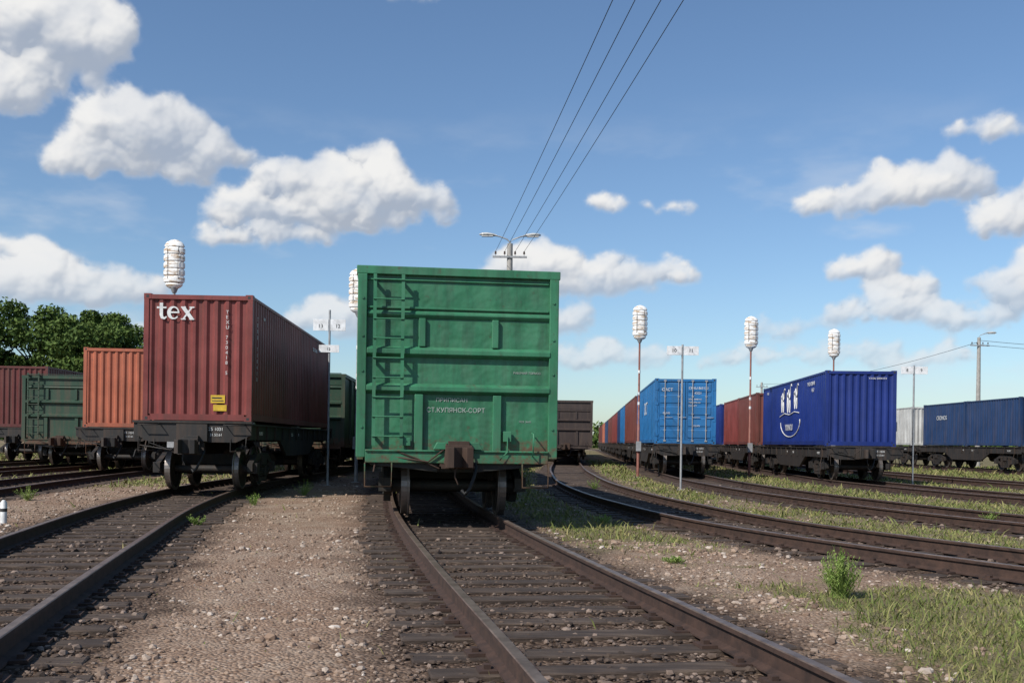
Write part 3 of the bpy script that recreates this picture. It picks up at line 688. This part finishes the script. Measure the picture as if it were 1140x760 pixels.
# ------------------------------------------------------------------ street lamp / power poles
def power_pole(x,y,H,yaw=0,lamps=2,name='street_lamp'):
    par=empty(name,(x,y,-.2),yaw); p=MB(); H+=.2
    p.tube([(0,0,-.3),(0,0,H)],[.19,.115],'concrete',16); p.box(-.72,.72,-.16,-.10,H-.62,H-.54,'galv')
    for a in (-.6,-.22,.22,.6):
        p.tube([(a,-.13,H-.54),(a,-.13,H-.44)],.014,'galv',6); p.tube([(a,-.13,H-.46),(a,-.13,H-.42),(a,-.13,H-.38),(a,-.13,H-.34)],[.05,.035,.045,.02],'rust',10)
    p.obj('pole_and_crossarm',par)
    if lamps:
        l=MB()
        for s in ((-1,1) if lamps==2 else (1,)):
            l.tube([(0,0,H-.25),(0,0,H+.05),(s*.12,0,H+.18),(s*.45,0,H+.30),(s*.62,0,H+.33)],.028,'galv',8)
            vs=[(s*.55,0,.33,.05),(s*.70,0,.36,.11),(s*.95,0,.385,.14),(s*1.18,0,.385,.12),(s*1.30,0,.375,.04)]
            n=12; V=[];F=[]
            for (a,_,zz,r) in vs:
                for k in range(n): g=2*math.pi*k/n; V.append((a,r*math.cos(g),H+zz+r*.55*math.sin(g)))
            for i in range(len(vs)-1):
                for k in range(n): F.append((i*n+k,i*n+(k+1)%n,(i+1)*n+(k+1)%n,(i+1)*n+k))
            l.add(V,F+[tuple(range(n)),tuple(range(4*n,5*n))],'lampglass',True)
            l.box(min(s*.72,s*1.2),max(s*.72,s*1.2),-.09,.09,H+.29,H+.32,'white')
        l.obj('lamp_arms',par)
power_pole(-.2,42,9.55); power_pole(6.0,-22,9.55,yaw=.1)
wires=MB()
for i,a in enumerate((-.6,-.22,.22,.6)):
    p0=Vector((-.2+a,41.87,9.2)); p1=Vector((6.0+a,-21.9,9.2)); pts=[]
    for k in range(41):
        t=k/40; q=p0.lerp(p1,t); q.z-=1.8*t*(1-t); pts.append(q)
    wires.tube(pts,.008,'wire',5)
wires.obj('overhead_wires')
power_pole(33.2,71,9.1,yaw=.1,lamps=1); 
w2=MB()
for (p0,p1) in (((33.2,71,8.9),(62,64,8.6)),((33.2,71,8.6),(62,64,8.3)),((33.2,71,8.8),(30,120,8.6))):
    p0=Vector(p0);p1=Vector(p1); pts=[]
    for k in range(21):
        t=k/20;q=p0.lerp(p1,t);q.z-=3.2*t*(1-t); pts.append(q)
    w2.tube(pts,.015,'wire',4)
w2.obj('overhead_wires'); power_pole(62,64,8.8,lamps=0,name='utility_pole'); power_pole(30,120,8.8,lamps=0,name='utility_pole')
p=MB(); p.tube([(-7.95,15.6,-.25),(-7.95,15.6,.14),(-7.95,15.6,.18)],[.05,.05,.02],'white',10); p.tube([(-7.95,15.6,.0),(-7.95,15.6,.05)],.053,'ink',10); p.obj('marker_post')
# ------------------------------------------------------------------ trees
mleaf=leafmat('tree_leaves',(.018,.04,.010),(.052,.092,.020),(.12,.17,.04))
mbark=flat('bark',(.09,.07,.05),.9)
def leafquads(cent,n,size):
    V=[];T=[]
    for (cx,cy,cz,r) in cent:
        k=n; d=rng.normal(size=(k,3)); d/=np.linalg.norm(d,axis=1)[:,None]; rr=r*(.5+.6*rng.random(k))[:,None]
        c=np.array([cx,cy,cz])+d*rr*np.array([1,1,.8]); a=rng.normal(size=(k,3)); a/=np.linalg.norm(a,axis=1)[:,None]
        b_=np.cross(a,rng.normal(size=(k,3))); b_/=np.linalg.norm(b_,axis=1)[:,None]; s=(size*(.6+.8*rng.random(k)))[:,None]
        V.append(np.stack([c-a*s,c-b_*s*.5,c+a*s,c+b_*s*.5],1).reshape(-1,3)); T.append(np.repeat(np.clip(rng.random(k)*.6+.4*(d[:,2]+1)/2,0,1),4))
    V=np.concatenate(V); return V,np.arange(len(V)).reshape(-1,4),np.concatenate(T)
def tree(x,y,H,R,seed):
    random.seed(seed); par=empty('broadleaf_tree',(x,y,-.2)); t=MB()
    t.tube([(0,0,0),(.1,0,H*.2),(.0,.1,H*.45),(.1,0,H*.8)],[.35,.28,.2,.06],mbark,10); cent=[]
    for i in range(54):
        a=random.uniform(0,6.28); f=random.uniform(.18,.95); rr=R*math.sin(math.pi*min(1,max(.1,(f-.06)/.98)))**.6*random.uniform(.3,1.0)
        e=(math.cos(a)*rr,math.sin(a)*rr,H*f); cent.append((*e,random.uniform(.75,1.3)*R*.23))
        t.tube([(.05,0,H*max(.15,f-.25)),(e[0]*.5,e[1]*.5,H*(f-.1)),e],[.1,.06,.02],mbark,6)
    t.obj('trunk_and_limbs',par)
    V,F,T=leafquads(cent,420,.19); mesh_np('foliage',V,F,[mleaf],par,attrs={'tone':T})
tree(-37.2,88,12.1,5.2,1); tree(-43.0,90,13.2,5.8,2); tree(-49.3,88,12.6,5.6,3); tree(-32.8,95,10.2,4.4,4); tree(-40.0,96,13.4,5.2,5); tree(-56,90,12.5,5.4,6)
cent=[]
for i in range(330):
    a=random.uniform(-.95,1.15); d=random.uniform(270,320); cent.append((math.sin(a)*d,math.cos(a)*d,random.uniform(.5,5.5),random.uniform(3,5.0)))
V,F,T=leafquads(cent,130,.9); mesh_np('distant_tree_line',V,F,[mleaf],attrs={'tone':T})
# ------------------------------------------------------------------ light + sky
L=Vector((.58,.60,-.74)).normalized()
sd=bpy.data.lights.new('sun','SUN'); sd.energy=4.9; sd.angle=rad(.5); sd.color=(1,.95,.88)
so=bpy.data.objects.new('sun',sd); COL.objects.link(so); so.rotation_euler=L.to_track_quat('-Z','Y').to_euler()
el=math.asin(-L.z); azs=math.atan2(-L.x,-L.y)
W=bpy.data.worlds.new('World'); S.world=W; W.use_nodes=True; nt=W.node_tree; nt.nodes.clear()
sky=N(nt,'ShaderNodeTexSky',sky_type='NISHITA'); sky.sun_disc=False; sky.sun_elevation=el; sky.sun_rotation=azs; sky.air_density=1.0; sky.dust_density=.6; sky.ozone_density=2.5
# cumulus field: each cloud is a heap of billowing puffs, evaluated on an azimuth/elevation grid
CL=[(-.50,.415,.075,.040),(-.435,.395,.045,.040),(-.53,.345,.040,.030),(-.47,.365,.05,.025),
 (-.385,.275,.075,.028),(-.375,.305,.055,.040),(-.315,.285,.038,.030),(-.43,.275,.035,.024),
 (-.20,.222,.105,.022),(-.215,.255,.045,.030),(-.155,.245,.055,.034),(-.105,.235,.042,.026),(-.135,.285,.022,.014),(-.25,.20,.07,.014),
 (-.20,.458,.135,.014),(-.47,.150,.075,.028),(-.39,.145,.05,.022),(-.515,.190,.020,.014),
 (.025,.172,.050,.026),(.085,.160,.050,.026),(.150,.165,.034,.016),(.05,.12,.035,.022),(.10,.085,.055,.018),
 (.092,.240,.022,.011),(.155,.234,.030,.009),
 (.310,.238,.034,.014),(.375,.250,.045,.026),(.430,.262,.038,.030),(.465,.318,.038,.013),(.500,.228,.035,.024),(.53,.260,.02,.016),
 (.37,.135,.055,.018),(.28,.118,.045,.014),(.45,.125,.050,.020),(.352,.175,.032,.020),(.53,.165,.040,.032),(.25,.085,.06,.012),(.42,.085,.07,.012),(-.18,.115,.045,.026),(-.30,.10,.08,.018),
 (.395,.160,.034,.015),(.47,.165,.025,.012),(.34,.092,.05,.012),
 (1.1,.3,.15,.06),(-1.2,.35,.18,.07),(.8,.2,.12,.04),(-.8,.22,.12,.05),(.75,.35,.08,.03),(-.75,.38,.1,.04)]
IW,IH=2816,880; DA=2.6/(IW-1); DE=.8/(IH-1)
Hh=np.zeros((IH,IW),np.float32); VP=np.zeros((IH,IW),np.float32)
r2=np.random.default_rng(11)
def puff(pa,pe,pr,pz,vpv):
    i0=max(0,int((pa-pr+1.3)/DA)); i1=min(IW,int((pa+pr+1.3)/DA)+2); j0=max(0,int((pe-pr)/DE)); j1=min(IH,int((pe+pr)/DE)+2)
    if i1<=i0 or j1<=j0: return
    aa=np.arange(i0,i1)*DA-1.3-pa; ev=np.arange(j0,j1)*DE-pe
    q=pr*pr-(aa[None]**2+ev[:,None]**2); z=np.where(q>0,np.sqrt(np.maximum(q,0))+pz,0)
    sub=Hh[j0:j1,i0:i1]; mk=z>sub; sub[mk]=z[mk]; VP[j0:j1,i0:i1][mk]=vpv
for (u,v,ru,rv) in CL:
    a=math.atan(u); e=math.atan(v*math.cos(a)); ru*=math.cos(a)**2
    n=int(60+240*ru/.1)
    for q in range(n):
        f=q/n; xx=r2.uniform(-1,1); env=math.sqrt(max(0,1-xx*xx)); lump=.75+.25*math.sin(xx*7+u*90)
        yy=r2.uniform(-.35,1)*env*lump; rr=rv*(.44 if f<.22 else .26 if f<.55 else .14)*r2.uniform(.7,1.25)
        zc=rv*math.sqrt(max(0,1-xx*xx*.9-max(yy,0)**2*.9))*.9*r2.uniform(.7,1)
        pe=e+yy*rv
        if yy<0: rr*=.8
        puff(a+xx*ru,pe,rr,zc*.9,np.clip(yy,-.4,1))
a_=np.linspace(-1.3,1.3,IW,dtype=np.float32); e_=np.linspace(0,.8,IH,dtype=np.float32); A,E=np.meshgrid(a_,e_)
wx=(fbm(A*40,E*40,61,6)-.5)*.034; wy=(fbm(A*40+50,E*40,71,6)-.5)*.028
JJ,II=np.meshgrid(np.arange(IH),np.arange(IW),indexing='ij')
II=np.clip(II+(wx/DA).astype(int),0,IW-1); JJ=np.clip(JJ+(wy/DE).astype(int),0,IH-1)
Hh=Hh[JJ,II]; VP=VP[JJ,II]
def blur(a,k):
    for _ in range(2):
        for ax in (0,1):
            pd=[(0,0),(0,0)]; pd[ax]=(k+1,k); c_=np.cumsum(np.pad(a.astype(np.float64),pd,mode='edge'),axis=ax)
            a=((c_[2*k+1:]-c_[:-2*k-1]) if ax==0 else (c_[:,2*k+1:]-c_[:,:-2*k-1]))/(2*k+1)
    return a
mask=(Hh>0).astype(np.float32); fine=fbm(A*70,E*80,95,6); mid=fbm(A*24,E*34,99,5)
b4=blur(mask,4); b14=blur(mask,14); vb=blur(VP,9)
cov=.45*b4+.55*b14
edge=1-np.abs(2*cov-1)
soft=np.clip(.6-vb,0,1)            # bases are softer and thinner than the tops
alpha=sstep(.20,.86,cov+((fine-.5)*1.0+(mid-.5)*.9)*edge-.10*soft)
alpha=alpha*(.86+.14*sstep(.3,.7,mid))
wisp=sstep(.52,.80,fbm(A*7,E*20,120,6))*sstep(.02,.08,E)*(1-sstep(.20,.34,E))*.42
Hd=Hh+(fine-.5)*.010+(mid-.5)*.012
def nlf(hh):
    gy_,gx_=np.gradient(hh,DE,DA); nn_=np.sqrt(gx_**2+gy_**2+1); return (gx_*.45-gy_*.60+.66)/nn_
nl=.30*nlf(blur(Hd,1))+.35*nlf(blur(Hd,5))+.35*nlf(blur(Hd,16))
ao=np.clip((Hh-blur(Hh,10))/.012,-1,1)
lit=.22+.60*nl+.10*ao+.34*(blur(VP,7)-.22)+(mid-.5)*.35
k=sstep(.12,.88,lit)[...,None]
col=np.array([.43,.485,.58])*(1-k)+np.array([.95,.945,.935])*k
thin=(1-sstep(.25,.9,alpha))[...,None]*.35; col=col*(1-thin)+np.array([.68,.74,.82])*thin
hz=(1-sstep(.02,.22,E))[...,None]*.42; col=col*(1-hz)+np.array([.66,.73,.82])*hz
alpha=alpha*(.58+.42*sstep(.03,.18,E))
al2=1-(1-alpha)*(1-wisp); wmix=(alpha/np.maximum(al2,1e-4))[...,None]; col=col*wmix+np.array([.74,.79,.86])*(1-wmix)
pix=np.concatenate([col,al2[...,None]],-1).astype(np.float32)
img=bpy.data.images.new('cloud_field',IW,IH,alpha=True); img.colorspace_settings.name='Non-Color'; img.alpha_mode='CHANNEL_PACKED'
img.pixels.foreach_set(np.clip(pix,0,1).ravel()); img.update(); img.pack()
tc=N(nt,'ShaderNodeTexCoord').outputs['Generated']
sp=N(nt,'ShaderNodeSeparateXYZ'); nt.links.new(tc,sp.inputs[0])
az=math_(nt,'ARCTAN2',sp.outputs[0],sp.outputs[1]); ee=math_(nt,'ARCSINE',sp.outputs[2])
cb=N(nt,'ShaderNodeCombineXYZ'); nt.links.new(math_(nt,'MULTIPLY_ADD',az,1/2.6,.5),cb.inputs[0]); nt.links.new(math_(nt,'MULTIPLY',ee,1/.8),cb.inputs[1])
ti=N(nt,'ShaderNodeTexImage'); ti.image=img; ti.extension='CLIP'; ti.interpolation='Linear'; nt.links.new(cb.outputs[0],ti.inputs[0])
tint=mixc(nt,1.0,sky.outputs[0],(.90,1.0,1.08),'MULTIPLY')
b1=N(nt,'ShaderNodeBackground'); nt.links.new(tint,b1.inputs[0]); b1.inputs[1].default_value=.118
b2=N(nt,'ShaderNodeBackground'); nt.links.new(ti.outputs[0],b2.inputs[0]); b2.inputs[1].default_value=.93
ms=N(nt,'ShaderNodeMixShader'); nt.links.new(ti.outputs['Alpha'],ms.inputs[0]); nt.links.new(b1.outputs[0],ms.inputs[1]); nt.links.new(b2.outputs[0],ms.inputs[2])
wo=N(nt,'ShaderNodeOutputWorld'); nt.links.new(ms.outputs[0],wo.inputs[0])
# ------------------------------------------------------------------ camera
cd=bpy.data.cameras.new('camera'); cam=bpy.data.objects.new('camera',cd); COL.objects.link(cam); S.camera=cam
cd.lens=35; cd.sensor_width=36; cd.shift_y=.098; cd.clip_end=12000; cd.clip_start=.05
cam.matrix_world=Matrix.Translation((0,0,1.2))@Matrix.Rotation(rad(90),4,'X')@Matrix.Rotation(rad(.8),4,'Z')
